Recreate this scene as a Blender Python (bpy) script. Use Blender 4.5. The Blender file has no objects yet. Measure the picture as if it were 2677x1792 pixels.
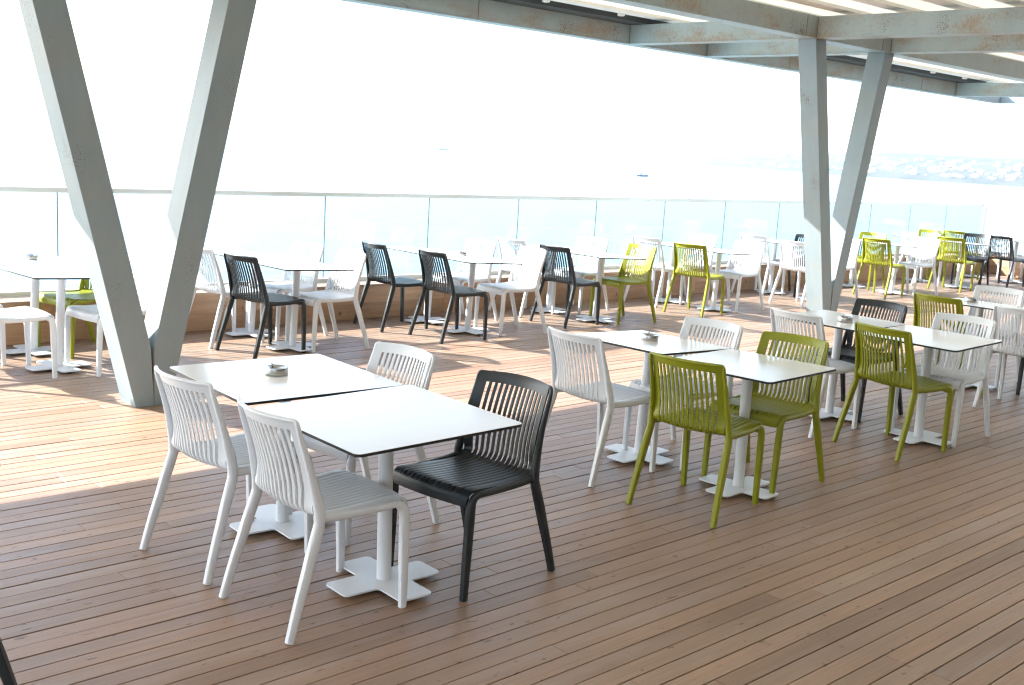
import bpy, math, random
from mathutils import Matrix, Vector
random.seed(7)
S = bpy.context.scene
COL = S.collection
PI = math.pi
R = math.radians

# ---------------------------------------------------------------- camera
cam_d = bpy.data.cameras.new("camera")
cam = bpy.data.objects.new("camera", cam_d)
COL.objects.link(cam)
S.camera = cam
cam_d.sensor_width = 36.0
cam_d.lens = 39.08
cam_d.clip_start = 0.05
cam_d.clip_end = 30000
right = (0.73268257, -0.67795306, 0.05963131)
up = (0.07630506, 0.16889901, 0.98267526)
fwd = (0.67627937, 0.71543886, -0.17548061)
M = Matrix(((right[0], up[0], -fwd[0], 0), (right[1], up[1], -fwd[1], 0), (right[2], up[2], -fwd[2], 1.8756), (0, 0, 0, 1)))
cam.matrix_world = M
cam_d.dof.use_dof = True
cam_d.dof.focus_distance = 4.8
cam_d.dof.aperture_fstop = 9.0

# ---------------------------------------------------------------- sky, sun, exposure
SUN = Vector((-0.78, 1.355, 1.0)).normalized()
elev = math.asin(SUN.z)
az = math.atan2(SUN.x, SUN.y)
W = bpy.data.worlds.new("World")
S.world = W
W.use_nodes = True
nt = W.node_tree
bg = nt.nodes["Background"]
sky = nt.nodes.new("ShaderNodeTexSky")
sky.sky_type = 'NISHITA'
sky.sun_disc = False
sky.sun_elevation = elev
sky.sun_rotation = az
sky.air_density = 1.0
sky.dust_density = 1.0
sky.ozone_density = 1.0
nt.links.new(sky.outputs[0], bg.inputs[0])
bg.inputs[1].default_value = 0.15
sd = bpy.data.lights.new("sun", 'SUN')
sd.energy = 4.4
sd.angle = R(0.5)
sd.color = (1.0, 0.965, 0.915)
sun = bpy.data.objects.new("sun", sd)
COL.objects.link(sun)
sun.rotation_euler = SUN.to_track_quat('Z', 'Y').to_euler()
S.view_settings.view_transform = 'Standard'
S.view_settings.look = 'None'
S.view_settings.gamma = 1
S.view_settings.exposure = 2.2
S.cycles.filter_width = 1.15
S.cycles.max_bounces = 10
S.cycles.transparent_max_bounces = 12
S.cycles.volume_bounces = 0


# ---------------------------------------------------------------- materials
def mat(name, col, rough=0.5, metal=0.0, spec=0.5):
    m = bpy.data.materials.new(name)
    m.use_nodes = True
    b = m.node_tree.nodes["Principled BSDF"]
    b.inputs["Base Color"].default_value = (*col, 1)
    b.inputs["Roughness"].default_value = rough
    b.inputs["Metallic"].default_value = metal
    b.inputs["Specular IOR Level"].default_value = spec
    return m, m.node_tree, b


def nd(t, kind, **kw):
    n = t.nodes.new(kind)
    for k, v in kw.items():
        if k in n.inputs:
            n.inputs[k].default_value = v
        else:
            setattr(n, k, v)
    return n


def noise(t, scale, detail=4, rough=0.55, vec=None, stretch=None):
    tc = nd(t, "ShaderNodeTexCoord")
    mp = nd(t, "ShaderNodeMapping")
    if stretch:
        mp.inputs["Scale"].default_value = stretch
    t.links.new(vec or tc.outputs["Object"], mp.inputs[0])
    n = nd(t, "ShaderNodeTexNoise")
    n.inputs["Scale"].default_value = scale
    n.inputs["Detail"].default_value = detail
    n.inputs["Roughness"].default_value = rough
    t.links.new(mp.outputs[0], n.inputs["Vector"])
    return n


def ramp(t, src, stops):
    r = nd(t, "ShaderNodeValToRGB")
    e = r.color_ramp.elements
    while len(e) < len(stops):
        e.new(0.5)
    for i, (p, c) in enumerate(stops):
        e[i].position = p
        e[i].color = (*c, 1) if len(c) == 3 else c
    t.links.new(src, r.inputs[0])
    return r


def mix(t, fac, a, b, kind='MIX'):
    m = nd(t, "ShaderNodeMix")
    m.data_type = 'RGBA'
    m.blend_type = kind
    for sock, v in ((m.inputs[0], fac), (m.inputs[6], a), (m.inputs[7], b)):
        if hasattr(v, 'is_output'):
            t.links.new(v, sock)
        else:
            sock.default_value = v if not isinstance(v, tuple) else (*v, 1)
    return m.outputs[2]


def bump(t, b, h, strength, dist):
    n = nd(t, "ShaderNodeBump")
    n.inputs["Strength"].default_value = strength
    n.inputs["Distance"].default_value = dist
    t.links.new(h, n.inputs["Height"])
    t.links.new(n.outputs[0], b.inputs["Normal"])


def plastic(name, col, rough):
    m, t, b = mat(name, col, rough)
    n = noise(t, 900, 2)
    bump(t, b, n.outputs[0], 0.25, 0.0006)
    n2 = noise(t, 6, 3)
    c = mix(t, 0.5, mix(t, n2.outputs[0], tuple(x * 0.9 for x in col), tuple(min(1, x * 1.06) for x in col)), (*col,))
    # faint scuffs
    n3 = noise(t, 45, 5, 0.7)
    r = ramp(t, n3.outputs[0], [(0.66, (0, 0, 0)), (0.74, (1, 1, 1))])
    c2 = mix(t, r.outputs[0], c, tuple(x * 0.8 for x in col))
    c = mix(t, 0.3, c, c2)
    t.links.new(c, b.inputs["Base Color"])
    return m


M_WHITE = plastic("white_plastic", (0.725, 0.752, 0.792), 0.42)
M_BLACK = plastic("anthracite_plastic", (0.017, 0.023, 0.028), 0.38)
M_GREEN = plastic("olive_green_plastic", (0.245, 0.258, 0.008), 0.42)

M_LAM, t, b = mat("white_laminate", (0.86, 0.87, 0.88), 0.2, spec=0.75)
M_CORE, _, _ = mat("black_core_board", (0.018, 0.02, 0.022), 0.45)
M_METALW, t, b = mat("white_powder_coat", (0.74, 0.765, 0.80), 0.4)
n = noise(t, 700, 2)
bump(t, b, n.outputs[0], 0.3, 0.0005)
M_RUBBER, _, _ = mat("black_rubber", (0.02, 0.02, 0.02), 0.7)

M_STEEL, t, b = mat("brushed_stainless", (0.42, 0.41, 0.39), 0.22, metal=1.0)
n = noise(t, 60, 3, stretch=(1, 1, 30))
bump(t, b, n.outputs[0], 0.15, 0.0006)
M_ASHIN, _, _ = mat("dark_ash_well", (0.02, 0.02, 0.02), 0.6)


def painted_steel(name, base, rust_lo, rust_hi, amount, specks):
    m, t, b = mat(name, base, 0.5)
    n1 = noise(t, 1.6, 6, 0.6)
    c = mix(t, n1.outputs[0], tuple(x * 0.86 for x in base), tuple(x * 1.1 for x in base))
    ns = noise(t, 9, 5, 0.65, stretch=(1, 1, 0.25))
    c = mix(t, 0.4, c, mix(t, ns.outputs[0], tuple(x * 0.68 for x in base), tuple(min(1, x * 1.25) for x in base)))
    # broad veil of rust dust
    n2 = noise(t, 1.5, 5, 0.6, stretch=(1, 1, 2.2))
    n3 = noise(t, 55, 8, 0.8, stretch=(1, 1, 0.5))
    mm = nd(t, "ShaderNodeMath", operation='MULTIPLY')
    t.links.new(n2.outputs[0], mm.inputs[0])
    t.links.new(n3.outputs[0], mm.inputs[1])
    r = ramp(t, mm.outputs[0], [(rust_lo, (0, 0, 0)), (rust_hi, (amount, amount, amount))])
    veil = ramp(t, n2.outputs[0], [(0.48, (0, 0, 0)), (0.72, (amount * 0.55,) * 3)])
    n4 = noise(t, 14, 4)
    rust = mix(t, n4.outputs[0], (0.23, 0.125, 0.055), (0.42, 0.275, 0.15))
    c = mix(t, veil.outputs[0], c, (0.36, 0.30, 0.21))
    c = mix(t, r.outputs[0], c, rust)
    # pin point rust
    n5 = noise(t, 75, 3, 0.6)
    n6 = noise(t, 2.6, 3, 0.5)
    m2 = nd(t, "ShaderNodeMath", operation='MULTIPLY')
    t.links.new(n5.outputs[0], m2.inputs[0])
    t.links.new(n6.outputs[0], m2.inputs[1])
    r2 = ramp(t, m2.outputs[0], [(specks, (0, 0, 0)), (specks + 0.03, (0.8, 0.8, 0.8))])
    c = mix(t, r2.outputs[0], c, (0.16, 0.10, 0.065))
    t.links.new(c, b.inputs["Base Color"])
    bump(t, b, n3.outputs[0], 0.12, 0.002)
    return m


M_PILLAR = painted_steel("grey_green_steel_paint", (0.255, 0.318, 0.345), 0.40, 0.50, 0.5, 0.375)
M_BEAM = painted_steel("rusty_grey_green_steel", (0.37, 0.44, 0.44), 0.256, 0.36, 0.7, 0.36)
M_WELD, _, _ = mat("rusty_weld", (0.25, 0.225, 0.195), 0.8)
M_GUTTER, _, _ = mat("dark_grey_gutter", (0.045, 0.047, 0.045), 0.5)

# translucent canopy fabric
M_FAB = bpy.data.materials.new("cream_canopy_fabric")
M_FAB.use_nodes = True
t = M_FAB.node_tree
b = t.nodes["Principled BSDF"]
n = noise(t, 1.3, 5, stretch=(0.3, 2, 1))
fc = mix(t, n.outputs[0], (0.80, 0.77, 0.68), (0.88, 0.86, 0.79))
t.links.new(fc, b.inputs["Base Color"])
b.inputs["Roughness"].default_value = 0.7
tr = nd(t, "ShaderNodeBsdfTranslucent")
t.links.new(fc, tr.inputs[0])
ms = nd(t, "ShaderNodeMixShader")
ms.inputs[0].default_value = 0.45
t.links.new(b.outputs[0], ms.inputs[1])
t.links.new(tr.outputs[0], ms.inputs[2])
t.links.new(ms.outputs[0], t.nodes["Material Output"].inputs[0])
M_RIB, _, _ = mat("beige_canopy_profile", (0.83, 0.80, 0.74), 0.55)


def wood(name, dark, mid, light, attr=True, grain=(1.2, 28, 10)):
    m, t, b = mat(name, mid, 0.5, spec=0.5)
    at = nd(t, "ShaderNodeAttribute")
    at.attribute_name = "rnd"
    tc = nd(t, "ShaderNodeTexCoord")
    add = nd(t, "ShaderNodeVectorMath", operation='MULTIPLY_ADD')
    add.inputs[1].default_value = (57, 31, 13)
    t.links.new(at.outputs["Color"], add.inputs[0])
    t.links.new(tc.outputs["Object"], add.inputs[2])
    v = add.outputs[0]
    sep = nd(t, "ShaderNodeSeparateColor")
    t.links.new(at.outputs["Color"], sep.inputs[0])
    base = ramp(t, sep.outputs[0], [(0.0, dark), (0.45, mid), (0.8, tuple(x * 1.15 for x in mid)), (1.0, light)])
    g1 = noise(t, 1.0, 8, 0.62, vec=v, stretch=grain)
    c = mix(t, 0.75, base.outputs[0], mix(t, g1.outputs[0], tuple(x * 0.62 for x in dark), tuple(x * 1.28 for x in light)), 'MIX')
    c = mix(t, 0.45, base.outputs[0], c)
    g2 = noise(t, 1.0, 6, 0.7, vec=v, stretch=(2.5, 120, 30))
    rr = ramp(t, g2.outputs[0], [(0.35, (0.82, 0.82, 0.82)), (0.65, (1.1, 1.1, 1.1))])
    c = mix(t, 1.0, c, rr.outputs[0], 'MULTIPLY')
    # weathered grey wear along parts of boards
    w1 = noise(t, 1.0, 5, 0.6, vec=v, stretch=(0.9, 5, 1))
    wr = ramp(t, w1.outputs[0], [(0.52, (0, 0, 0)), (0.70, (0.7, 0.7, 0.7))])
    c = mix(t, wr.outputs[0], c, tuple(0.7 * x + 0.12 for x in mid))
    hs = mix(t, sep.outputs[1], (1.04, 0.985, 0.94), (0.97, 1.0, 1.03))
    c = mix(t, 1.0, c, hs, 'MULTIPLY')
    # large scale stains
    w2 = noise(t, 0.7, 4, 0.55)
    wr2 = ramp(t, w2.outputs[0], [(0.35, (0.9, 0.9, 0.9)), (0.7, (1.07, 1.07, 1.07))])
    c = mix(t, 1.0, c, wr2.outputs[0], 'MULTIPLY')
    # little dark spots
    w3 = noise(t, 1.0, 2, 0.5, vec=v, stretch=(14, 34, 9))
    wr3 = ramp(t, w3.outputs[0], [(0.68, (1, 1, 1)), (0.73, (0.5, 0.45, 0.4))])
    c = mix(t, 1.0, c, wr3.outputs[0], 'MULTIPLY')
    t.links.new(c, b.inputs["Base Color"])
    ro = ramp(t, g1.outputs[0], [(0.3, (0.36, 0.36, 0.36)), (0.7, (0.52, 0.52, 0.52))])
    t.links.new(ro.outputs[0], b.inputs["Roughness"])
    bump(t, b, g2.outputs[0], 0.35, 0.0012)
    return m


M_DECK = wood("hardwood_decking", (0.205, 0.122, 0.077), (0.295, 0.187, 0.125), (0.405, 0.287, 0.207))
M_CLAD = wood("warm_hardwood_cladding", (0.34, 0.18, 0.095), (0.44, 0.25, 0.14), (0.53, 0.33, 0.20), grain=(1.0, 10, 22))
M_CAP = wood("pale_hardwood_cap", (0.30, 0.19, 0.12), (0.38, 0.26, 0.17), (0.46, 0.33, 0.23))
M_UNDER, _, _ = mat("dark_substructure", (0.02, 0.014, 0.01), 0.9)

M_ALU, t, b = mat("satin_aluminium", (0.66, 0.70, 0.70), 0.4, metal=0.3)
M_GLASS = bpy.data.materials.new("clear_tinted_glass")
M_GLASS.use_nodes = True
t = M_GLASS.node_tree
t.nodes.remove(t.nodes["Principled BSDF"])
tp = nd(t, "ShaderNodeBsdfTransparent")
tp.inputs[0].default_value = (0.93, 0.975, 0.98, 1)
gl = nd(t, "ShaderNodeBsdfGlossy")
gl.inputs["Roughness"].default_value = 0.02
fr = nd(t, "ShaderNodeFresnel")
fr.inputs[0].default_value = 1.45
geo = nd(t, "ShaderNodeNewGeometry")
fm = nd(t, "ShaderNodeMath", operation='SUBTRACT')
fm.use_clamp = True
t.links.new(fr.outputs[0], fm.inputs[0])
t.links.new(geo.outputs["Backfacing"], fm.inputs[1])
ms = nd(t, "ShaderNodeMixShader")
t.links.new(fm.outputs[0], ms.inputs[0])
t.links.new(tp.outputs[0], ms.inputs[1])
t.links.new(gl.outputs[0], ms.inputs[2])
t.links.new(ms.outputs[0], t.nodes["Material Output"].inputs[0])
M_EDGE, _, _ = mat("dark_joint_edge", (0.12, 0.15, 0.16), 0.4)

M_SEA, t, b = mat("sea_water", (0.09, 0.19, 0.225), 0.28, spec=0.6)
n = noise(t, 0.35, 8, 0.62, stretch=(0.5, 1, 1))
bump(t, b, n.outputs[0], 0.6, 0.6)
M_HILL, t, b = mat("scrub_hillside", (0.10, 0.11, 0.07), 0.95)
n = noise(t, 0.02, 6, 0.65)
hc = ramp(t, n.outputs[0], [(0.35, (0.03, 0.05, 0.045)), (0.6, (0.07, 0.085, 0.07)), (0.75, (0.13, 0.13, 0.11))])
t.links.new(hc.outputs[0], b.inputs["Base Color"])
M_HOUSE, _, _ = mat("white_render", (0.8, 0.79, 0.76), 0.8)
M_ROOF, _, _ = mat("terracotta_roof", (0.42, 0.20, 0.12), 0.8)
M_HULLB, _, _ = mat("dark_blue_hull", (0.03, 0.06, 0.13), 0.5)
M_HULLG, _, _ = mat("grey_blue_hull", (0.12, 0.19, 0.26), 0.5)
M_CABIN, _, _ = mat("boat_cabin_paint", (0.55, 0.55, 0.5), 0.5)


# ---------------------------------------------------------------- mesh helpers
class MB:
    def __init__(s):
        s.v = []
        s.f = []
        s.r = []

    def quad(s, pts, rnd=None):
        i = len(s.v)
        s.v += [tuple(p) for p in pts]
        s.f.append(tuple(range(i, i + len(pts))))
        s.r.append(rnd)

    def box(s, x0, x1, y0, y1, z0, z1, rnd=None, skip_bottom=False):
        i = len(s.v)
        s.v += [(x, y, z) for z in (z0, z1) for (x, y) in ((x0, y0), (x1, y0), (x1, y1), (x0, y1))]
        fs = [(4, 5, 6, 7), (0, 1, 5, 4), (1, 2, 6, 5), (2, 3, 7, 6), (3, 0, 4, 7)]
        if not skip_bottom:
            fs.append((3, 2, 1, 0))
        for f in fs:
            s.f.append(tuple(i + k for k in f))
            s.r.append(rnd)

    def prism(s, outline, z0, z1):
        n = len(outline)
        i = len(s.v)
        s.v += [(x, y, z0) for x, y in outline] + [(x, y, z1) for x, y in outline]
        s.f.append(tuple(i + n + k for k in range(n)))
        s.f.append(tuple(i + k for k in reversed(range(n))))
        s.r += [None, None]
        for k in range(n):
            k2 = (k + 1) % n
            s.f.append((i + k, i + k2, i + n + k2, i + n + k))
            s.r.append(None)

    def hexa(s, lo, hi):
        i = len(s.v)
        n = len(lo)
        s.v += [tuple(p) for p in lo] + [tuple(p) for p in hi]
        s.f.append(tuple(i + n + k for k in range(n)))
        s.f.append(tuple(i + k for k in reversed(range(n))))
        s.r += [None, None]
        for k in range(n):
            k2 = (k + 1) % n
            s.f.append((i + k, i + k2, i + n + k2, i + n + k))
            s.r.append(None)

    def sweep(s, path, sizes, side, n=12, e=3.2, caps=True):
        """superellipse section swept on path; side = width direction"""
        P = [Vector(p) for p in path]
        i0 = len(s.v)
        side = Vector(side).normalized()
        for k, p in enumerate(P):
            d = (P[min(k + 1, len(P) - 1)] - P[max(k - 1, 0)]).normalized()
            a = (side - d * side.dot(d)).normalized()
            c = d.cross(a)
            w, h = sizes[k][:2]
            ee = sizes[k][2] if len(sizes[k]) > 2 else e
            for q in range(n):
                th = 2 * PI * (q + 0.5) / n
                cx, sx = math.cos(th), math.sin(th)
                rr = (abs(cx) ** ee + abs(sx) ** ee) ** (-1 / ee)
                s.v.append(tuple(p + a * (w / 2 * cx * rr) + c * (h / 2 * sx * rr)))
        for k in range(len(P) - 1):
            for q in range(n):
                q2 = (q + 1) % n
                s.f.append((i0 + k * n + q, i0 + k * n + q2, i0 + (k + 1) * n + q2, i0 + (k + 1) * n + q))
                s.r.append(None)
        if caps:
            s.f.append(tuple(i0 + q for q in reversed(range(n))))
            s.f.append(tuple(i0 + (len(P) - 1) * n + q for q in range(n)))
            s.r += [None, None]

    def lathe(s, prof, n=32, cap_lo=True, cap_hi=True):
        i0 = len(s.v)
        for (r, z) in prof:
            for q in range(n):
                a = 2 * PI * q / n
                s.v.append((r * math.cos(a), r * math.sin(a), z))
        for k in range(len(prof) - 1):
            for q in range(n):
                q2 = (q + 1) % n
                s.f.append((i0 + k * n + q, i0 + k * n + q2, i0 + (k + 1) * n + q2, i0 + (k + 1) * n + q))
                s.r.append(None)
        if cap_lo:
            s.f.append(tuple(i0 + q for q in reversed(range(n))))
            s.r.append(None)
        if cap_hi:
            s.f.append(tuple(i0 + (len(prof) - 1) * n + q for q in range(n)))
            s.r.append(None)

    def build(s, name, m, parent=None, smooth=False, sharp=None):
        me = bpy.data.meshes.new(name)
        me.from_pydata(s.v, [], s.f)
        me.materials.append(m)
        if any(r is not None for r in s.r):
            at = me.color_attributes.new("rnd", 'FLOAT_COLOR', 'CORNER')
            li = 0
            for f, r in zip(s.f, s.r):
                c = r or (0.5, 0.5, 0.5)
                for _ in f:
                    at.data[li].color = (*c, 1)
                    li += 1
        me.polygons.foreach_set("use_smooth", [bool(smooth)] * len(me.polygons))
        if smooth:
            if sharp:
                me.set_sharp_from_angle(angle=R(sharp))
        me.update()
        o = bpy.data.objects.new(name, me)
        COL.objects.link(o)
        o.parent = parent
        return o


def tag(o, label=None, cat=None, group=None, kind=None):
    for k, v in (("label", label), ("category", cat), ("group", group), ("kind", kind)):
        if v:
            o[k] = v
    return o


def empty(name, loc=(0, 0, 0), rz=0):
    o = bpy.data.objects.new(name, None)
    o.empty_display_size = 0.1
    COL.objects.link(o)
    o.location = loc
    o.rotation_euler = (0, 0, rz)
    return o


def copy_tree(o, parent=None):
    c = o.copy()
    COL.objects.link(c)
    c.parent = parent
    for ch in list(o.children):
        copy_tree(ch, c)
    return c


def set_modifier_bevel(o, w, seg=2, ang=35):
    m = o.modifiers.new("bevel", 'BEVEL')
    m.width = w
    m.segments = seg
    m.limit_method = 'ANGLE'
    m.angle_limit = R(ang)
    return m


def bake(o):
    """replace the mesh by its evaluated version so copies stay light"""
    dg = bpy.context.evaluated_depsgraph_get()
    me = bpy.data.meshes.new_from_object(o.evaluated_get(dg))
    o.modifiers.clear()
    o.data = me


def rrect(hx, hy, r, seg=6):
    pts = []
    for (cx, cy, a0) in ((hx - r, hy - r, 0), (-hx + r, hy - r, 90), (-hx + r, -hy + r, 180), (hx - r, -hy + r, 270)):
        for k in range(seg + 1):
            a = R(a0 + 90 * k / seg)
            pts.append((cx + r * math.cos(a), cy + r * math.sin(a)))
    return pts


# ================================================================ SETTING
# ---- deck: individual boards laid along x, pitch 92.5 mm
PITCH = 0.09254
Y0 = 3.4423 - 0.0463
deck = MB()
X0, X1 = -5.0, 24.0
j0 = int((-6.0 - Y0) / PITCH)
j1 = int((9.36 - Y0) / PITCH)
rd = random.Random(3)
for j in range(j0, j1 + 1):
    ya = Y0 + j * PITCH
    x = X0 - rd.random() * 3
    gap = 0.0042 + rd.random() * 0.0022
    tone = rd.random()
    while x < X1:
        L = 2.1 + rd.random() * 3.0
        c = (min(1, max(0, rd.gauss(0.45, 0.22))), rd.random(), rd.random())
        dz = rd.gauss(0, 0.0006)
        deck.box(x + 0.0006, x + L - 0.0006, ya + gap / 2, ya + PITCH - gap / 2, -0.022, dz, rnd=c, skip_bottom=True)
        x += L
o = deck.build("deck", M_DECK)
tag(o, kind='structure')
set_modifier_bevel(o, 0.0012, 1, 50)
sub = MB()
sub.box(X0 - 3, X1 + 1, -7.0, 9.9, -0.35, -0.0225)
tag(sub.build("deck_substructure", M_UNDER), kind='structure')

# ---- sea
sea = MB()
ZS = -15.0
ring = [(-12000, -3000), (16000, -3000), (16000, 16000), (-12000, 16000)]
sea.quad([(x, y, ZS) for x, y in ring])
tag(sea.build("sea", M_SEA), kind='structure')

# ---- far coast with its town
coast = [(2600, 2700), (2150, 2050), (1960, 1680), (1800, 1400), (1700, 1200), (1600, 1010), (1560, 860), (1600, 760), (1700, 660), (1850, 520), (2100, 300), (2500, 0)]


def hill_h(u, d):
    """height above sea at path fraction u and depth d (m) inland"""
    e = 8 + 46 * min(1, max(0, (u - 0.10) / 0.5)) ** 1.1
    s = min(1, d / 520.0)
    return 0.85 * e * (s ** 0.8) + 2.0 * math.sin(u * 37) * s + 1.0 * math.sin(u * 83 + d * 0.01) * s


NU, NDp = 88, 14


def coast_pt(u):
    q = u * (len(coast) - 1)
    i = min(int(q), len(coast) - 2)
    f = q - i
    return (coast[i][0] * (1 - f) + coast[i + 1][0] * f, coast[i][1] * (1 - f) + coast[i + 1][1] * f)


hb = MB()
for iu in range(NU + 1):
    u = iu / NU
    cx, cy = coast_pt(u)
    dl = math.hypot(cx, cy)
    dx, dy = cx / dl, cy / dl
    wob = 6 * math.sin(u * 60) + 4 * math.sin(u * 141)
    for k in range(NDp + 1):
        d = wob + 1200 * (k / NDp) ** 1.5
        z = ZS - 1 if k == 0 else ZS + hill_h(u, 1200 * (k / NDp) ** 1.5) + 1
        hb.v.append((cx + dx * d, cy + dy * d, z))
for iu in range(NU):
    for k in range(NDp):
        a = iu * (NDp + 1) + k
        hb.f.append((a, a + NDp + 1, a + NDp + 2, a + 1))
        hb.r.append(None)
tag(hb.build("hills", M_HILL, smooth=True), kind='structure')

house0 = None
rh = random.Random(11)
for k in range(300):
    u = 0.33 + 0.5 * rh.random() ** 0.8
    dep = 45 + 330 * rh.random() ** 1.3
    cx, cy = coast_pt(u)
    dl = math.hypot(cx, cy)
    x, y = cx + cx / dl * dep, cy + cy / dl * dep
    z = ZS + hill_h(u, dep)
    if house0 is None:
        house0 = empty("house")
        w_ = MB()
        w_.box(-6, 6, -5, 5, -3, 6)
        w_.build("wall", M_HOUSE, house0)
        r2 = MB()
        r2.hexa([(-6.5, -5.5, 6), (6.5, -5.5, 6), (6.5, 5.5, 6), (-6.5, 5.5, 6)], [(-3, -0.3, 8), (3, -0.3, 8), (3, 0.3, 8), (-3, 0.3, 8)])
        r2.build("roof", M_ROOF, house0)
        h = house0
    else:
        h = copy_tree(house0)
    h.location = (x, y, z)
    h.rotation_euler = (0, 0, rh.random() * 3)
    s_ = 0.26 + rh.random() * 0.42
    h.scale = (s_ * (1 + rh.random() * 0.6), s_, s_ * (0.8 + 0.5 * rh.random()))
    tag(h, "tiny white house in the hazy town on the far shore", "house", "white houses of the town across the bay")


# ---- boats
def boat(name, loc, rz, L, hullmat, label):
    root = empty(name, loc, rz)
    h = MB()
    sec = [(-0.5, 0.13), (-0.2, 0.15), (0.15, 0.14), (0.38, 0.08), (0.5, 0.005)]
    for x, w in sec:
        for (yy, zz) in ((-w, 0.12 + (0.05 if x > 0.3 else 0)), (-w * 0.75, -0.03), (w * 0.75, -0.03), (w, 0.12 + (0.05 if x > 0.3 else 0))):
            h.v.append((x * L, yy * L, zz * L))
    for k in range(len(sec) - 1):
        for q in range(4):
            q2 = (q + 1) % 4
            h.f.append((k * 4 + q, k * 4 + q2, (k + 1) * 4 + q2, (k + 1) * 4 + q))
            h.r.append(None)
    h.f += [(0, 1, 2, 3), (19, 18, 17, 16)]
    h.r += [None, None]
    h.build("hull", hullmat, root)
    c = MB()
    c.box(-0.30 * L, -0.02 * L, -0.09 * L, 0.09 * L, 0.12 * L, 0.27 * L)
    c.box(-0.24 * L, -0.08 * L, -0.07 * L, 0.07 * L, 0.27 * L, 0.36 * L)
    c.build("cabin", M_CABIN, root)
    m_ = MB()
    m_.box(-0.17 * L, -0.155 * L, -0.008 * L, 0.008 * L, 0.36 * L, 0.56 * L)
    m_.box(0.25 * L, 0.262 * L, -0.006 * L, 0.006 * L, 0.15 * L, 0.34 * L)
    m_.build("mast", hullmat, root)
    tag(root, label, "boat")


boat("fishing_boat", (600.4, 513.2, ZS), R(-25), 8.5, M_HULLB, "small dark blue boat alone on the bright water, right of centre")
boat("cargo_boat", (1191, 1456, ZS), R(-30), 18.0, M_HULLG, "pale faraway boat near the horizon, left of the dark boat")

# ---- kerb bench under the railing and return
CX = 21.15          # corner of terrace
RDX, RDY = -0.33, -1.0   # direction of the return
rl = math.hypot(RDX, RDY)
RDX /= rl
RDY /= rl
kr = empty("timber_kerb", (0, 9.335, 0))
m = MB()
x = X0
rk = random.Random(5)
while x < CX + 0.05:
    L = 1.5 + rk.random() * 1.4
    x2 = min(x + L, CX + 0.05)
    for (za, zb) in ((0.004, 0.1695), (0.1707, 0.338)):
        m.box(x + 0.0015, x2 - 0.0015, 0, 0.02, za, zb, rnd=(rk.random(), rk.random(), rk.random()))
    x = x2
m.build("cladding", M_CLAD, kr)
m = MB()
x = X0
while x < CX:
    x2 = min(x + 2.1, CX)
    m.box(x + 0.002, x2 - 0.002, -0.012, 0.20, 0.3385, 0.362, rnd=(rk.random(), rk.random(), rk.random()))
    x = x2
m.build("cap_board", M_CAP, kr)
m = MB()
m.box(X0, CX, 0.0205, 0.45, -0.2, 0.3375)
m.build("kerb_core", M_UNDER, kr)
tag(kr, "long low timber clad kerb running under the glass railing", "kerb")

kr2 = empty("timber_kerb", (CX, 9.335, 0))
ang = math.atan2(RDY, RDX)
kr2.rotation_euler = (0, 0, ang)
m = MB()
x = 0.0
while x < 12:
    for (za, zb) in ((0.004, 0.1695), (0.1707, 0.338)):
        m.box(x + 0.0015, x + 2.1, 0, 0.02, za, zb, rnd=(rk.random(), rk.random(), rk.random()))
    x += 2.1015
m.build("cladding", M_CLAD, kr2)
m = MB()
m.box(0.0, 12.6, -0.012, 0.24, 0.3385, 0.3615, rnd=(0.5, 0.3, 0.6))
m.build("cap_board", M_CAP, kr2)
m = MB()
m.box(0.0, 12.6, 0.0205, 0.45, -0.2, 0.3375)
m.build("kerb_core", M_UNDER, kr2)
tag(kr2, "short return of the timber kerb at the far right corner", "kerb")


# ---- glass railing
def railing(root, x0, x1, joints, z_rail=1.26):
    m = MB()
    m.box(x0, x1, -0.035, 0.035, 0.3625, 0.402)
    c = m.build("bottom_channel", M_ALU, root)
    m = MB()
    m.box(x0, x1, -0.027, 0.027, z_rail - 0.022, z_rail + 0.022)
    h = m.build("handrail", M_ALU, root)
    set_modifier_bevel(h, 0.006, 2)
    for k in range(len(joints) - 1):
        m = MB()
        m.box(joints[k] + 0.006, joints[k + 1] - 0.006, -0.006, 0.006, 0.4025, z_rail - 0.0225)
        g = m.build("glass_pane", M_GLASS, root)
        m = MB()
        m.box(joints[k] - 0.0045, joints[k] + 0.0045, -0.0058, 0.0058, 0.403, z_rail - 0.023)
        m.build("edge_strip", M_EDGE, g)


js = [6.37 + 1.352 * k for k in range(-8, 11)]
rr1 = empty("glass_railing", (0, 9.63, 0))
railing(rr1, X0 + 0.2, CX + 0.2, js + [CX + 0.2])
tag(rr1, "long frameless glass railing with slim metal handrail along the sea side", "railing")
rr2 = empty("glass_railing", (CX + 0.235, 9.60, 0))
rr2.rotation_euler = (0, 0, ang)
railing(rr2, 0.0, 12.0, [0.04 + 1.33 * k for k in range(10)], 1.245)
tag(rr2, "glass railing return beyond the far right corner of the terrace", "railing")

# ================================================================ STEEL STRUCTURE
YP0, YP1 = 6.915, 7.14


def leg_pts(cx, z, w):
    return [(cx - w / 2, YP0, z), (cx + w / 2, YP0, z), (cx + w / 2, YP1, z), (cx - w / 2, YP1, z)]


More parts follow.
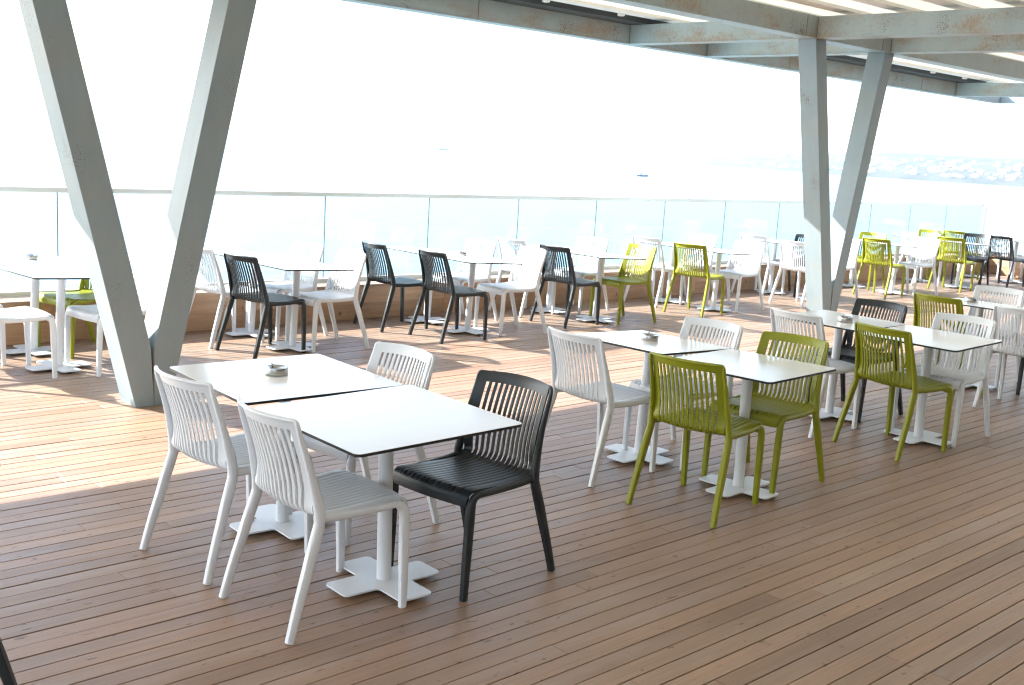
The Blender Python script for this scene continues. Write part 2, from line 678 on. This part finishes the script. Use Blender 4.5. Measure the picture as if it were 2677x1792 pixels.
def v_column(c, sl, sr, label, w=0.205, ztop=3.189, cr=0.40):
    root = empty("v_column", (c, YP0, 0))
    inv = Matrix.Translation((-c, -YP0, 0))

    def addleg(c0, s, name, sgn):
        m = MB()
        # bottom piece clipped at the seam plane, then free leg
        lo = []
        z1 = cr
        x_in0 = c
        xo0 = c0 + s * 0 - sgn * -1 * w / 2
        if sgn < 0:
            a0 = (c0 - w / 2, c - 0.0005)
            a1 = (c0 + s * z1 - w / 2, c0 + s * z1 + w / 2)
        else:
            a0 = (c + 0.0005, c0 + w / 2)
            a1 = (c0 + s * z1 - w / 2, c0 + s * z1 + w / 2)
        a1 = (a1[0], min(a1[1], c - 0.0005)) if sgn < 0 else (max(a1[0], c + 0.0005), a1[1])
        m.hexa([(a0[0], YP0, 0), (a0[1], YP0, 0), (a0[1], YP1, 0), (a0[0], YP1, 0)],
               [(a1[0], YP0, z1), (a1[1], YP0, z1), (a1[1], YP1, z1), (a1[0], YP1, z1)])
        o1 = None
        m2 = MB()
        m2.hexa([(a1[0], YP0, z1), (a1[1], YP0, z1), (a1[1], YP1, z1), (a1[0], YP1, z1)], leg_pts(c0 + s * ztop, ztop, w))
        # merge both as one mesh without the internal caps
        v = [(x - c, y - YP0, z) for x, y, z in m.v[:4] + m.v[4:8] + m2.v[4:8]]
        f = [(3, 2, 1, 0), (8, 9, 10, 11)]
        for lvl in (0, 4):
            for k in range(4):
                k2 = (k + 1) % 4
                f.append((lvl + k, lvl + k2, lvl + 4 + k2, lvl + 4 + k))
        mm = MB()
        mm.v = v
        mm.f = f
        mm.r = [None] * len(f)
        o = mm.build(name, M_PILLAR, root)
        set_modifier_bevel(o, 0.003, 2, 30)

    zc_l = (c - w / 2 * 1 - 0)
    addleg(c - 0.027, sl, "leg", -1)
    addleg(c + 0.010 + 0.0, sr, "leg", 1)
    m = MB()
    m.box(-0.0045, 0.0045, -0.0012, 0.004, 0.004, cr - 0.01)
    m.build("weld_seam", M_WELD, root)
    tag(root, label, "column", "v shaped steel columns carrying the canopy")
    return root


v_column(3.264, -0.249, 0.223, "near V shaped grey steel column standing behind the nearest table on the left")
v_column(11.682, -0.245, 0.208, "far V shaped grey steel column at the right side of the terrace")

Z0B, Z1B = 3.20, 3.42


def ibeam_x(root, x0, x1, y0, y1):
    m = MB()
    m.box(x0, x1, y0, y1, Z0B, Z1B)
    m.box(x0, x1, y0 - 0.006, y1 + 0.006, Z0B - 0.010, Z0B - 0.0003)
    return m


def ibeam_y(y0, y1, x0, x1):
    m = MB()
    m.box(x0, x1, y0, y1, Z0B + 0.001, Z1B - 0.001)
    m.box(x0 - 0.006, x1 + 0.006, y0 + 0.008, y1 - 0.008, Z0B - 0.008, Z0B + 0.0007)
    return m


BX0, BX1 = -6.0, 21.6
ya0, ya1 = 6.90, 7.10
yb0, yb1 = 9.58, 9.76
bA = empty("steel_beam", (0, 0, 0))
ibeam_x(bA, BX0, BX1, ya0, ya1).build("box_section", M_BEAM, bA)
bB = empty("steel_beam", (0, 0, 0))
ibeam_x(bB, BX0, BX1, yb0, yb1).build("box_section", M_BEAM, bB)
for bb, xs, yc, s in ((bA, (10.55, 12.15), 7.0, 0.104), (bB, (4.2, 8.25, 14.3, 18.3), 9.67, 0.094)):
    for x in xs:
        m = MB()
        m.box(x - 0.004, x + 0.004, yc - s, yc - s + 0.03, Z0B + 0.003, Z1B - 0.003)
        m.build("stiffener_plate", M_WELD, bb)
tag(bA, "rusty long steel beam resting on the V columns", "beam", "steel beams parallel to the railing")
tag(bB, "long outer steel beam of the canopy edge above the railing", "beam", "steel beams parallel to the railing")
BY = -5.0
yxs = [(-5.92, 'steel cross beam far left beyond the frame'), (-4.4, ''), (2.36, ''), (3.92, ''),
       (10.75, "steel cross beam over the left leg of the far V column"), (12.33, "steel cross beam over the right leg of the far V column"),
       (19.55, "steel cross beam at the far end of the canopy, the nearer one"), (21.38, "steel cross beam closing the far end of the canopy")]
for x, lb in yxs:
    if not (2 < x):
        continue
    root = empty("cross_beam", (0, 0, 0))
    w = 0.19
    ibeam_y(ya1 + 0.001, yb0 - 0.001, x, x + w).build("box_section", M_BEAM, root)
    ibeam_y(BY, ya0 - 0.001, x, x + w).build("box_section", M_BEAM, root)
    m = MB()
    xc = x + w / 2
    for yy in (ya0 - 0.012, yb0 - 0.012, ya1 + 0.002):
        m.box(x - 0.004, x + w + 0.004, yy, yy + 0.009, Z0B + 0.004, Z1B - 0.004)
    m.build("end_plate", M_WELD, root)
    if not lb:
        lb = "steel cross beam above the near V column, " + ("left one" if x < 3 else "right one")
    tag(root, lb, "beam", "steel cross beams under the canopy")

g_ = MB()
g_.box(BX0, 20.6, 9.30, 9.765, 3.4235, 3.60)
tag(g_.build("gutter", M_GUTTER), "dark grey gutter profile behind the outer canopy beam", "gutter")

# canopy: fabric panels and profiles
can = empty("fabric_canopy", (0, 0, 0))
ribs = [6.67 + 0.61 * k for k in range(-19, 5)]
m = MB()
ex = 20.35
m.box(BX0, ex, ribs[0], 9.298, 3.500, 3.504)
m.build("fabric_sheet", M_FAB, can)
for k, y in enumerate(ribs):
    m = MB()
    m.box(BX0, ex, y - 0.105, y + 0.105, 3.472, 3.498)
    m.box(BX0, ex, y - 0.112, y - 0.108, 3.465, 3.495)
    o = m.build("canopy_rail", M_RIB, can)
tag(can, "cream fabric canopy stretched between beige profiles over the terrace", "canopy")

sp0 = None
for (x, y) in ((11.16, 7.37), (11.29, 5.98), (17.9, 9.2), (19.05, 9.2), (20.0, 9.2), (10.15, 9.2), (11.35, 9.2), (8.9, 9.2)):
    if sp0 is None:
        sp0 = empty("ceiling_spot")
        m = MB()
        m.lathe([(0.035, 0.0), (0.045, -0.01), (0.045, -0.05), (0.038, -0.055)], 20)
        m.build("spot_housing", M_RIB, sp0, smooth=True, sharp=40)
        m = MB()
        m.lathe([(0.03, -0.0555), (0.03, -0.057)], 16)
        m.build("spot_lens", M_METALW, sp0)
        s_ = sp0
    else:
        s_ = copy_tree(sp0)
    s_.location = (x, y, 3.499)
    tag(s_, "small round ceiling spot on the cream canopy", "ceiling light", "ceiling spots on the canopy fabric")


# ================================================================ ADDED FACADE, out of view, put in to keep the near deck shaded
M_WALL, t, b = mat("warm_grey_render", (0.30, 0.28, 0.26), 0.8)
n = noise(t, 2.5, 6)
t.links.new(mix(t, n.outputs[0], (0.26, 0.245, 0.225), (0.34, 0.32, 0.295)), b.inputs["Base Color"])
M_WIN, _, _ = mat("dark_window_glass", (0.03, 0.035, 0.04), 0.08, spec=0.8)
bd = empty("added_shade_facade", (0, -5.3, 0))
m = MB()
m.box(-8, 23, -0.3, 0, -0.02, 4.2)
m.build("wall", M_WALL, bd)
for k in range(9):
    m = MB()
    m.box(-6.6 + 3.2 * k, -4.1 + 3.2 * k, 0.0005, 0.05, 0.1, 2.6)
    w_ = m.build("window", M_WIN, bd)
tag(bd, "added unseen grey facade behind the camera that shades the near deck", "building")

# ================================================================ CHAIR
def chair_proto(mt):
    root = empty("slatted_chair")
    # longitudinal profile of the sheet: (x, z) at centre; side version blends to straight stiles
    def prof_c():      # centre line
        P = []
        P.append((0.287, 0.405))
        P.append((0.290, 0.432))
        P.append((0.284, 0.450))
        P.append((0.268, 0.4595))
        for x in (0.22, 0.16, 0.10, 0.04, -0.02, -0.07, -0.11):
            P.append((x, 0.4585 - 0.016 * math.sin((0.24 - x) / 0.36 * PI * 0.62)))
        # bend radius .075
        cx, cz, rad = -0.125, 0.5200, 0.0775
        for a in (15, 32, 49, 66, 82):
            P.append((cx - rad * math.sin(R(a)), cz - rad * math.cos(R(a))))
        for zz, xx in ((0.56, -0.209), (0.60, -0.2165), (0.65, -0.229), (0.70, -0.2445), (0.745, -0.2605), (0.775, -0.272), (0.795, -0.280), (0.818, -0.289), (0.838, -0.297), (0.8435, -0.301)):
            P.append((xx, zz))
        return P
    PC = prof_c()
    NP_ = len(PC)
    IB = 11           # first index of bend
    # total sheet: u across
    nsl = 13
    hw_seat, hw_back = 0.222, 0.205

    def width(k):
        x, z = PC[k]
        if k <= IB:
            f = (0.29 - x) / 0.42
            return 0.2225 * (1 - f) + 0.212 * f
        f = (z - 0.45) / 0.39
        return 0.212 * (1 - f) + 0.208 * f

    def curve(k, u):
        x, z = PC[k]
        uu = u * u
        if k <= 3:
            return x - 0.022 * uu, z - 0.002 * uu
        if k < IB:
            f = (k - 3) / (IB - 3)
            return x - 0.022 * uu * (1 - f), z + 0.005 * uu * f - 0.003 * uu * uu * uu
        f = min(1, (k - IB) / 5.0)
        bulge = 0.056 * f if z < 0.7 else 0.056 + 0.004 * min(1, (z - 0.7) / 0.1)
        return x + bulge * uu * (1.0), z + 0.018 * (1 - f) * uu + (-0.004 * uu if z > 0.8 else 0)

    def xs(k):
        """list of u stations with slot flags for row k"""
        hw = width(k)
        pitch = 0.0288
        if k <= IB:
            slot = 0.0082
        else:
            slot = 0.0082 + (0.0156 - 0.0082) * min(1, (k - IB) / 3.0)
        st = [-hw]
        c0 = -(nsl - 1) / 2 * pitch
        sc = hw / 0.222
        for s in range(nsl):
            c = (c0 + s * pitch) * sc
            st += [c - slot / 2, c + slot / 2]
        st.append(hw)
        return st, hw

    grid = []
    for k in range(NP_):
        st, hw = xs(k)
        if k >= NP_ - 2:
            cut = 0.004 if k == NP_ - 2 else 0.012
            st = [max(-hw + cut, min(hw - cut, q)) for q in st]
        if k <= 3:
            cut = (0.011, 0.005, 0.002, 0.0)[k]
            st = [max(-hw + cut, min(hw - cut, q)) for q in st]
        # add mid points on slats for a rounded top
        row = []
        for i in range(len(st) - 1):
            a, b_ = st[i], st[i + 1]
            isslot = (i % 2 == 1)
            row.append((a, -0.0014, isslot))
            if not isslot:
                for q in (0.12, 0.5, 0.88):
                    row.append((a + (b_ - a) * q, 0.0008 if q == 0.5 else 0.0007, isslot))
        row.append((st[-1], 0.0, False))
        pts = []
        x0, z0 = PC[max(0, k - 1)]
        x1, z1 = PC[min(NP_ - 1, k + 1)]
        tl = math.hypot(x1 - x0, z1 - z0)
        nx, nz = -(z1 - z0) / tl, (x1 - x0) / tl
        if nz < 0 and k < IB:
            nx, nz = -nx, -nz
        if k >= IB and nx < 0:
            nx, nz = -nx, -nz
        for (y, lift, sl) in row:
            u = y / hw
            x, z = curve(k, u)
            li = (lift if k < IB else 0.25 * lift) if 4 <= k <= NP_ - 5 else 0.0
            pts.append((x + nx * li, y, z + nz * li))
        grid.append((pts, [r[2] for r in row]))

    def sheet(k0, k1, slot0, slot1, name, parent, thick, pinned=None):
        nc = len(grid[0][0])
        m = MB()
        for k in range(k0, k1 + 1):
            m.v += grid[k][0]
        for k in range(k0, k1):
            open_ = slot0 <= k < slot1
            fl = grid[k][1]
            for c in range(nc - 1):
                if fl[c] and open_:
                    continue
                a = (k - k0) * nc + c
                m.f.append((a, a + 1, a + nc + 1, a + nc))
                m.r.append(None)
        o = m.build(name, mt, parent, smooth=True)
        so = o.modifiers.new("solid", 'SOLIDIFY')
        so.thickness = thick
        so.offset = 1
        return o

    KB = 12
    seat = sheet(0, KB, 2, KB, "seat", root, 0.012)
    back = sheet(KB, NP_ - 1, KB, NP_ - 4, "backrest", root, 0.0065)
    for o in (seat, back):
        # make sure the shell grows downward / outward
        bake(o)
        for p in o.data.polygons:
            p.use_smooth = True
        o.data.set_sharp_from_angle(angle=R(42))

    # seat side rails (part of seat) ------------------------------------
    def join(o, m):
        """append MB geometry into o's mesh"""
        me = o.data
        v = [tuple(q.co) for q in me.vertices]
        f = [tuple(p.vertices) for p in me.polygons]
        n0 = len(v)
        v += m.v
        f += [tuple(i + n0 for i in q) for q in m.f]
        nm = bpy.data.meshes.new(o.name)
        nm.from_pydata(v, [], f)
        nm.materials.append(mt)
        for p in nm.polygons:
            p.use_smooth = True
        nm.set_sharp_from_angle(angle=R(42))
        o.data = nm

    m = MB()
    for sgn in (-1, 1):
        path, sz = [], []
        for k in range(12):
            f = k / 11
            x = 0.215 - f * 0.352
            y = sgn * (0.2285 - 0.004 * f)
            z = 0.4475 + 0.004 * f - 0.006 * math.sin(f * PI)
            path.append((x, y, z))
            sz.append((0.026, 0.030 + 0.010 * f * f))
        m.sweep(path, sz, (0, 1, 0), 16, 2.6)
    # underside front apron stiffener
    path, sz = [], []
    for k in range(13):
        u = -1 + 2 * k / 12
        path.append((0.278 - 0.024 * u * u, u * 0.205, 0.428))
        sz.append((0.014, 0.046 - 0.006 * (1 - u * u)))
    m.sweep(path, sz, (1, 0, 0), 8, 4)
    join(seat, m)

    m = MB()           # one round frame: stile, top edge, stile
    st_ = [(-0.139, 0.232, 0.442, .0426, .0343), (-0.140, 0.231, 0.48, .044, .031), (-0.147, 0.228, 0.52, .043, .028), (-0.157, 0.225, 0.56, .039, .025), (-0.170, 0.222, 0.61, .033, .023),
           (-0.187, 0.219, 0.67, .028, .021), (-0.207, 0.2175, 0.73, .024, .019), (-0.226, 0.2165, 0.785, .020, .017), (-0.2335, 0.2162, 0.812, .018, .0155), (-0.2365, 0.2150, 0.825, .016, .0145),
           (-0.2385, 0.2115, 0.8335, .015, .0135), (-0.2415, 0.2055, 0.8375, .0145, .013)]
    path = [(x, -y, z) for x, y, z, a, b_ in st_]
    sz = [(a, b_, 2.6) for x, y, z, a, b_ in st_]
    for k in range(1, 14):
        u = (-1 + 2 * k / 14) * 0.95
        x, z = curve(NP_ - 2, u)
        path.append((x - 0.0035, u * 0.208, z + 0.0005))
        sz.append((0.0145, 0.013, 2.4))
    path += [(x, y, z) for x, y, z, a, b_ in reversed(st_)]
    sz += [(a, b_, 2.6) for x, y, z, a, b_ in reversed(st_)]
    m.sweep(path, sz, (1, 0, 0), 16, 2.6)
    join(back, m)

    # lower rear skirt of the backrest (the pale underside curve)
    def leg(sgn, front):
        m = MB()
        path, sz = [], []
        if front:
            for (x, y, z, a, b_) in ((0.272, 0.2255, 0.0, .028, .030), (0.270, 0.226, 0.10, .030, .033), (0.267, 0.2268, 0.20, .032, .036), (0.264, 0.2275, 0.30, .033, .039), (0.262, 0.228, 0.375, .033, .042),
                                     (0.260, 0.2283, 0.40, .032, .043), (0.2545, 0.2285, 0.422, .030, .040), (0.243, 0.2285, 0.437, .028, .036), (0.228, 0.2285, 0.4445, .027, .033), (0.214, 0.2285, 0.4475, .0255, .030)):
                path.append((x, sgn * y, z))
                sz.append((a, b_, 7 - 4.4 * max(0, min(1, (z - 0.25) / 0.16))))
        else:
            for (x, y, z, a, b_) in ((-0.272, 0.256, 0.0, .028, .030), (-0.250, 0.252, 0.08, .030, .033), (-0.226, 0.248, 0.16, .031, .036), (-0.200, 0.2435, 0.24, .033, .039), (-0.176, 0.2395, 0.32, .034, .042), (-0.156, 0.236, 0.38, .035, .044), (-0.1435, 0.2335, 0.42, .035, .045), (-0.139, 0.232, 0.4425, .0342, .0425)):
                path.append((x, sgn * y, z))
                sz.append((a, b_, 7 - 4.4 * max(0, min(1, (z - 0.25) / 0.16))))
        m.sweep(path, sz, (0, 1, 0), 16, 7)
        o = m.build("leg", mt, root, smooth=True, sharp=42)
        return o
    for sgn in (-1, 1):
        leg(sgn, True)
        leg(sgn, False)
    return root


protos = {'w': chair_proto(M_WHITE), 'k': chair_proto(M_BLACK), 'g': chair_proto(M_GREEN)}
used = {}
GF, GB_ = "slatted chairs of the shaded front tables", "slatted chairs of the tables along the railing"
# x, y, angle, colour, label
chairs = [
    (2.377, 3.582, -0.6, 'w', "white slatted chair nearest the camera, back turned, front leg on the table base"),
    (2.370, 4.274, 4.6, 'w', "white slatted chair at the far left of the nearest large tables, back turned"),
    (3.138, 3.512, 186.2, 'k', "anthracite slatted chair at the right end of the nearest large white table"),
    (3.110, 4.300, 184.0, 'w', "white slatted chair peeking from behind the nearest tables, beside the anthracite chair"),
    (4.769, 3.517, 9.0, 'g', "olive green slatted chair standing back to camera, front of the two facing green chairs"),
    (5.512, 3.601, 184.5, 'g', "olive green slatted chair facing left, opposite the green chair seen from behind"),
    (4.786, 4.293, -2.1, 'w', "white slatted chair just left of the green chair seen from behind, by the tilted table"),
    (5.492, 4.204, 181.6, 'w', "white slatted chair on the far side of the tilted table with ashtray"),
    (6.957, 3.552, -8.2, 'g', "olive green slatted chair seen from behind at the third front table, facing a white chair"),
    (7.631, 3.550, 183.4, 'w', "white slatted chair facing left at the right end of the third front table"),
    (6.945, 4.216, -5.0, 'w', "white slatted chair left of the third front table, behind the green chair facing left"),
    (7.704, 4.280, 177.9, 'k', "anthracite slatted chair facing left in front of the far V column"),
    (9.106, 3.597, 6.9, 'w', "white slatted chair cut by the right edge of the picture, back turned"),
    (9.134, 4.268, -4.9, 'g', "olive green slatted chair seen from behind at the table by the right edge"),
    (9.988, 4.317, 186.6, 'w', "white slatted chair facing left behind the ashtray table at the right edge"),
    (9.971, 3.622, 180.0, 'k', "anthracite slatted chair mostly outside the right edge, only one leg seen"),
    (0.795, 3.430, 140.0, 'k', "dark slatted chair at the lower left corner, only its leg in view"),
    (2.734, 8.219, 3.1, 'w', "sunlit white chair cut by the left edge, at the nearer left railing table"),
    (2.587, 8.823, 0.0, 'w', "white chair at the left edge closest to the railing, only seat corner and leg seen"),
    (3.545, 8.179, 187.6, 'w', "white chair partly hidden behind the near V column"),
    (3.601, 8.914, 193.1, 'g', "lime green sunlit chair left of the near V column"),
    (4.860, 8.251, 7.8, 'k', "dark grey chair just right of the near V column, back turned"),
    (4.797, 8.827, 4.1, 'w', "white chair between the near V column and the leftmost dark grey chair"),
    (5.518, 8.251, 178.3, 'w', "sunlit white chair facing the dark grey chair right of the near V column"),
    (5.501, 8.906, 185.9, 'w', "white chair against the railing behind the sunlit white chair, faint against the sea"),
    (6.824, 8.122, -3.0, 'k', "front one of the two dark grey chairs standing side by side in mid picture"),
    (6.684, 8.852, -4.5, 'k', "rear one of the two dark grey chairs side by side, nearer the railing"),
    (7.675, 8.166, 172.6, 'w', "sunlit white chair facing the front one of the two paired dark grey chairs"),
    (7.677, 8.925, 184.8, 'w', "faint white chair across from the rear paired dark grey chair, at the railing"),
    (8.599, 8.282, 0.9, 'k', "dark grey chair facing the lime green chair across a railing table"),
    (8.658, 9.028, 1.0, 'w', "white chair close to the railing, behind the dark grey chair that faces a green one"),
    (9.409, 8.178, 175.4, 'g', "lime green chair facing left, opposite a dark grey chair"),
    (9.483, 8.954, 188.7, 'w', "faint white chair between the railing and the lime green chair facing left"),
    (10.726, 8.186, 8.6, 'g', "lime green chair seen from behind in the middle of the railing row"),
    (10.858, 8.940, 2.2, 'w', "white chair just left of the lime green chair seen from behind"),
    (11.616, 8.250, 181.7, 'w', "sunlit white chair facing the lime green chair seen from behind"),
    (11.705, 9.063, 180.0, 'w', "white chair at the railing, hidden behind the mid row lime green chair"),
    (12.903, 8.133, -4.4, 'w', "white chair seen from behind immediately left of the far V column"),
    (13.221, 9.004, 0.4, 'w', "white chair close to the railing, left of the one beside the far V column"),
    (13.972, 8.281, 183.0, 'w', "white chair immediately right of the far V column"),
    (13.784, 8.793, 176.7, 'k', "dark grey chair peeking out left of the far V column at the railing"),
    (15.129, 8.203, -0.1, 'g', "lime green chair seen from behind, first one right of the far V column"),
    (15.928, 8.099, 172.5, 'w', "overexposed white chair between the two lime green chairs right of the far V column"),
    (15.849, 8.893, 186.5, 'g', "pale lime chair behind the first green chair right of the far V column"),
    (17.250, 8.124, 4.6, 'g', "lime green chair seen from behind, second one right of the far V column"),
    (17.45, 8.82, -25.0, 'w', "white chair near the railing seen over the overexposed white chair"),
    (18.483, 8.398, 194.3, 'k', "dark grey chair facing left, right of the second lime green chair"),
    (18.25, 9.15, 185.0, 'g', "pale lime chair facing left by the railing in the far right group"),
    (19.033, 8.077, -8.0, 'k', "rightmost dark grey chair, seen from behind at the far corner"),
    (19.20, 8.95, -10.0, 'g', "lime green chair seen from behind closest to the far railing corner"),
    (20.45, 8.20, 180.0, 'w', "white chair at the far right edge, beyond the rightmost dark grey chair"),
    (20.50, 8.92, 182.0, 'w', "white chair by the railing corner behind the rightmost dark grey chair"),
]
# legs standing on the plate of a table are lifted by the plate thickness in the photograph
for i, (x, y, a, c, lb) in enumerate(chairs):
    if c not in used:
        o = protos[c]
        used[c] = True
    else:
        o = copy_tree(protos[c])
    o.location = (x, y, 0.001)
    o.rotation_euler = (0, 0, R(a))
    tag(o, lb, "chair", GF if y < 6 else GB_)


# ================================================================ TABLES
def table_proto(half, H, arm, name="square_table"):
    root = empty(name)
    th = 0.0125
    m = MB()
    m.prism(rrect(half, half, 0.028), H - th, H - 0.0016)
    tp_ = m.build("tabletop", M_CORE, root, smooth=True, sharp=30)
    m = MB()
    m.prism(rrect(half - 0.0008, half - 0.0008, 0.0275), H - 0.0015, H)
    m.build("laminate", M_LAM, tp_)
    m = MB()
    m.lathe([(0.031, 0.0265), (0.031, H - th - 0.006)], 40)
    m.build("column", M_METALW, root, smooth=True, sharp=40)
    m = MB()
    m.prism(rrect(0.15, 0.15, 0.01), H - th - 0.0055, H - th - 0.0003)
    m.build("top_plate", M_METALW, root)
    # cross plate
    aw = arm * 0.335
    pts = []
    r = 0.022

    def corner(cx, cy, a0, a1, rr, n=5):
        for k in range(n + 1):
            a = R(a0 + (a1 - a0) * k / n)
            pts.append((cx + rr * math.cos(a), cy + rr * math.sin(a)))
    # go round: right arm, notch, top arm ...
    for q in range(4):
        base = []
        pts = []
        corner(arm - r, -aw + r, -90, 0, r)
        corner(arm - r, aw - r, 0, 90, r)
        ri = 0.018
        corner(aw + ri, aw + ri, 270, 180, ri)
        ca, sa = math.cos(q * PI / 2), math.sin(q * PI / 2)
        pts = [(x * ca - y * sa, x * sa + y * ca) for x, y in pts]
        if q == 0:
            outline = []
        outline += pts
    m = MB()
    m.prism(outline, 0.018, 0.026)
    pl = m.build("base_plate", M_METALW, root, smooth=True, sharp=30)
    for (fx, fy) in ((arm - 0.05, 0), (-arm + 0.05, 0), (0, arm - 0.05), (0, -arm + 0.05)):
        m = MB()
        m.lathe([(0.016, 0.0), (0.018, 0.004), (0.013, 0.0175)], 16)
        for k in range(len(m.v)):
            m.v[k] = (m.v[k][0] + fx, m.v[k][1] + fy, m.v[k][2])
        m.build("foot_pad", M_RUBBER, root)
    return root


big = table_proto(0.405, 0.740, 0.243)
small = table_proto(0.357, 0.737, 0.228)
ub = us = False
FT, BT = "square tables of the shaded front row", "square tables along the railing"
tables = [  # x y rot tilt_y tilt_x big label
    (2.749, 4.442, -3.5, -0.32, 0.0, True, "large white square table with ashtray, left of the nearest table pair"),
    (2.730, 3.594, -2.2, -1.49, 0.0, True, "large white square table nearest the camera, anthracite chair at its end"),
    (5.215, 4.309, 2.3, 2.46, 0.0, False, "slightly tilted white table with ashtray in the second front pair"),
    (5.201, 3.544, 2.8, -0.04, -0.6, False, "white table between the two facing olive green chairs"),
    (7.397, 4.297, -0.1, 0.02, 0.3, False, "white table with ashtray in front of the far V column"),
    (7.328, 3.546, 0.4, -0.88, 0.0, False, "white table between a green chair seen from behind and a white chair facing left"),
    (9.66, 4.27, 0.5, 0.0, 0.0, False, "white table with ashtray near the right edge of the picture"),
    (9.60, 3.50, -1.0, 0.0, 0.0, False, "white table cut by the right edge of the picture"),
    (3.22, 8.99, 3.0, 0, 0, False, "white table with ashtray at the left end of the railing row"),
    (3.16, 8.31, 4.0, 0, 0, False, "white table left of the near V column, nearer the camera"),
    (5.18, 8.99, 1.0, 0, 0, False, "white railing table right of the near V column, closest to the glass"),
    (5.17, 8.26, 2.0, 0, 0, False, "white table between the leftmost dark grey chair and a sunlit white chair"),
    (7.20, 8.94, -1.0, 0, 0, False, "white table with ashtray by the two paired dark grey chairs, at the glass"),
    (7.20, 8.28, -1.5, 0, 0, False, "white table between the front paired dark grey chair and a sunlit white chair"),
    (9.00, 8.95, 0.5, 0, 0, False, "white railing table behind the dark grey chair that faces a lime chair"),
    (9.05, 8.26, 0.0, 0, 0, False, "white table between a dark grey chair and a lime green chair"),
    (11.18, 8.96, 1.0, 0, 0, False, "white railing table behind the mid row lime green chair"),
    (11.19, 8.25, -1.0, 0, 0, False, "white table between the mid row lime green chair and a white chair"),
    (13.50, 9.00, 0.0, 0, 0, False, "white railing table just left of the far V column"),
    (13.46, 8.25, 1.0, 0, 0, False, "white table hidden behind the far V column"),
    (15.70, 9.00, 0.0, 0, 0, False, "white railing table behind the first green chair right of the far V column"),
    (15.58, 8.24, -2.0, 0, 0, False, "white table at the first lime chair right of the far V column"),
    (17.86, 9.05, 0.0, 0, 0, False, "white railing table behind the second green chair right of the far V column"),
    (17.70, 8.24, -3.0, 0, 0, False, "white table between the second lime chair and a far right dark chair"),
    (19.85, 8.98, 0.0, 0, 0, False, "white railing table at the far right corner"),
    (19.78, 8.24, 0.0, 0, 0, False, "white table right of the rightmost dark grey chair"),
]
for (x, y, a, ty, tx, bg_, lb) in tables:
    if bg_:
        o = big if not ub else copy_tree(big)
        ub = True
    else:
        o = small if not us else copy_tree(small)
        us = True
    o.location = (x, y, 0.0005)
    o.rotation_euler = (0, 0, R(a))
    if ty or tx:
        for ch in o.children:
            if ch.name.split('.')[0] in ("tabletop", "column", "top_plate"):
                ch.rotation_euler = (R(tx), R(ty), 0)
    tag(o, lb, "table", FT if y < 6 else BT)


# ================================================================ ASHTRAYS
def ashtray_proto():
    root = empty("ashtray")
    m = MB()
    m.lathe([(0.051, 0.0), (0.0535, 0.001), (0.0545, 0.004), (0.0545, 0.014), (0.0538, 0.0145), (0.0545, 0.015), (0.0545, 0.034), (0.0535, 0.0365), (0.050, 0.0370), (0.042, 0.0345), (0.031, 0.0335), (0.029, 0.031), (0.0285, 0.012)], 48, cap_hi=False)
    m.build("bowl", M_STEEL, root, smooth=True, sharp=50)
    m = MB()
    m.lathe([(0.0284, 0.0158), (0.0284, 0.016)], 24)
    m.build("ash_well", M_ASHIN, root)
    m = MB()
    for a in (0.6, 2.5, 4.9):
        ca, sa = math.cos(a), math.sin(a)
        px, py = -sa, ca
        path = [(ca * r_, sa * r_, z) for r_, z in ((0.016, 0.030), (0.032, 0.0385), (0.046, 0.0415), (0.058, 0.043))]
        m.sweep(path, [(0.012, 0.002), (0.015, 0.002), (0.013, 0.002), (0.006, 0.002)], (px, py, 0), 8, 2.2)
    m.build("cigarette_rest", M_STEEL, root, smooth=True, sharp=40)
    return root


ap = ashtray_proto()
first = True
for (x, y, z, a, lb) in (
        (2.722, 4.482, 0.7416, 0.9, "steel ashtray on the nearest large table, the biggest in view"),
        (5.262, 4.335, 0.7360, 2.2, "steel ashtray on the tilted table of the second front pair"),
        (7.332, 4.212, 0.7385, 0.3, "steel ashtray on the table in front of the far V column"),
        (9.70, 4.37, 0.7378, 1.2, "steel ashtray on the table near the right edge"),
        (7.30, 8.53, 0.7378, 2.8, "steel ashtray on the railing table beside the paired dark grey chairs"),
        (3.25, 9.10, 0.7378, 0.5, "steel ashtray on the leftmost railing table")):
    o = ap if first else copy_tree(ap)
    first = False
    o.location = (x, y, z)
    o.rotation_euler = (0, 0, a)
    tag(o, lb, "ashtray", "steel ashtrays on the white tables")


# ================================================================ HAZE
hz = MB()
hz.box(-3500, 9000, -2500, 9000, ZS - 1.0, 95.0)
M_HAZE = bpy.data.materials.new("sea_haze")
M_HAZE.use_nodes = True
t = M_HAZE.node_tree
t.nodes.remove(t.nodes["Principled BSDF"])
pv = nd(t, "ShaderNodeVolumePrincipled")
pv.inputs["Color"].default_value = (0.86, 0.93, 1.0, 1)
pv.inputs["Density"].default_value = 0.00014
pv.inputs["Anisotropy"].default_value = 0.3
t.links.new(pv.outputs[0], t.nodes["Material Output"].inputs["Volume"])
tag(hz.build("haze", M_HAZE), kind='stuff')
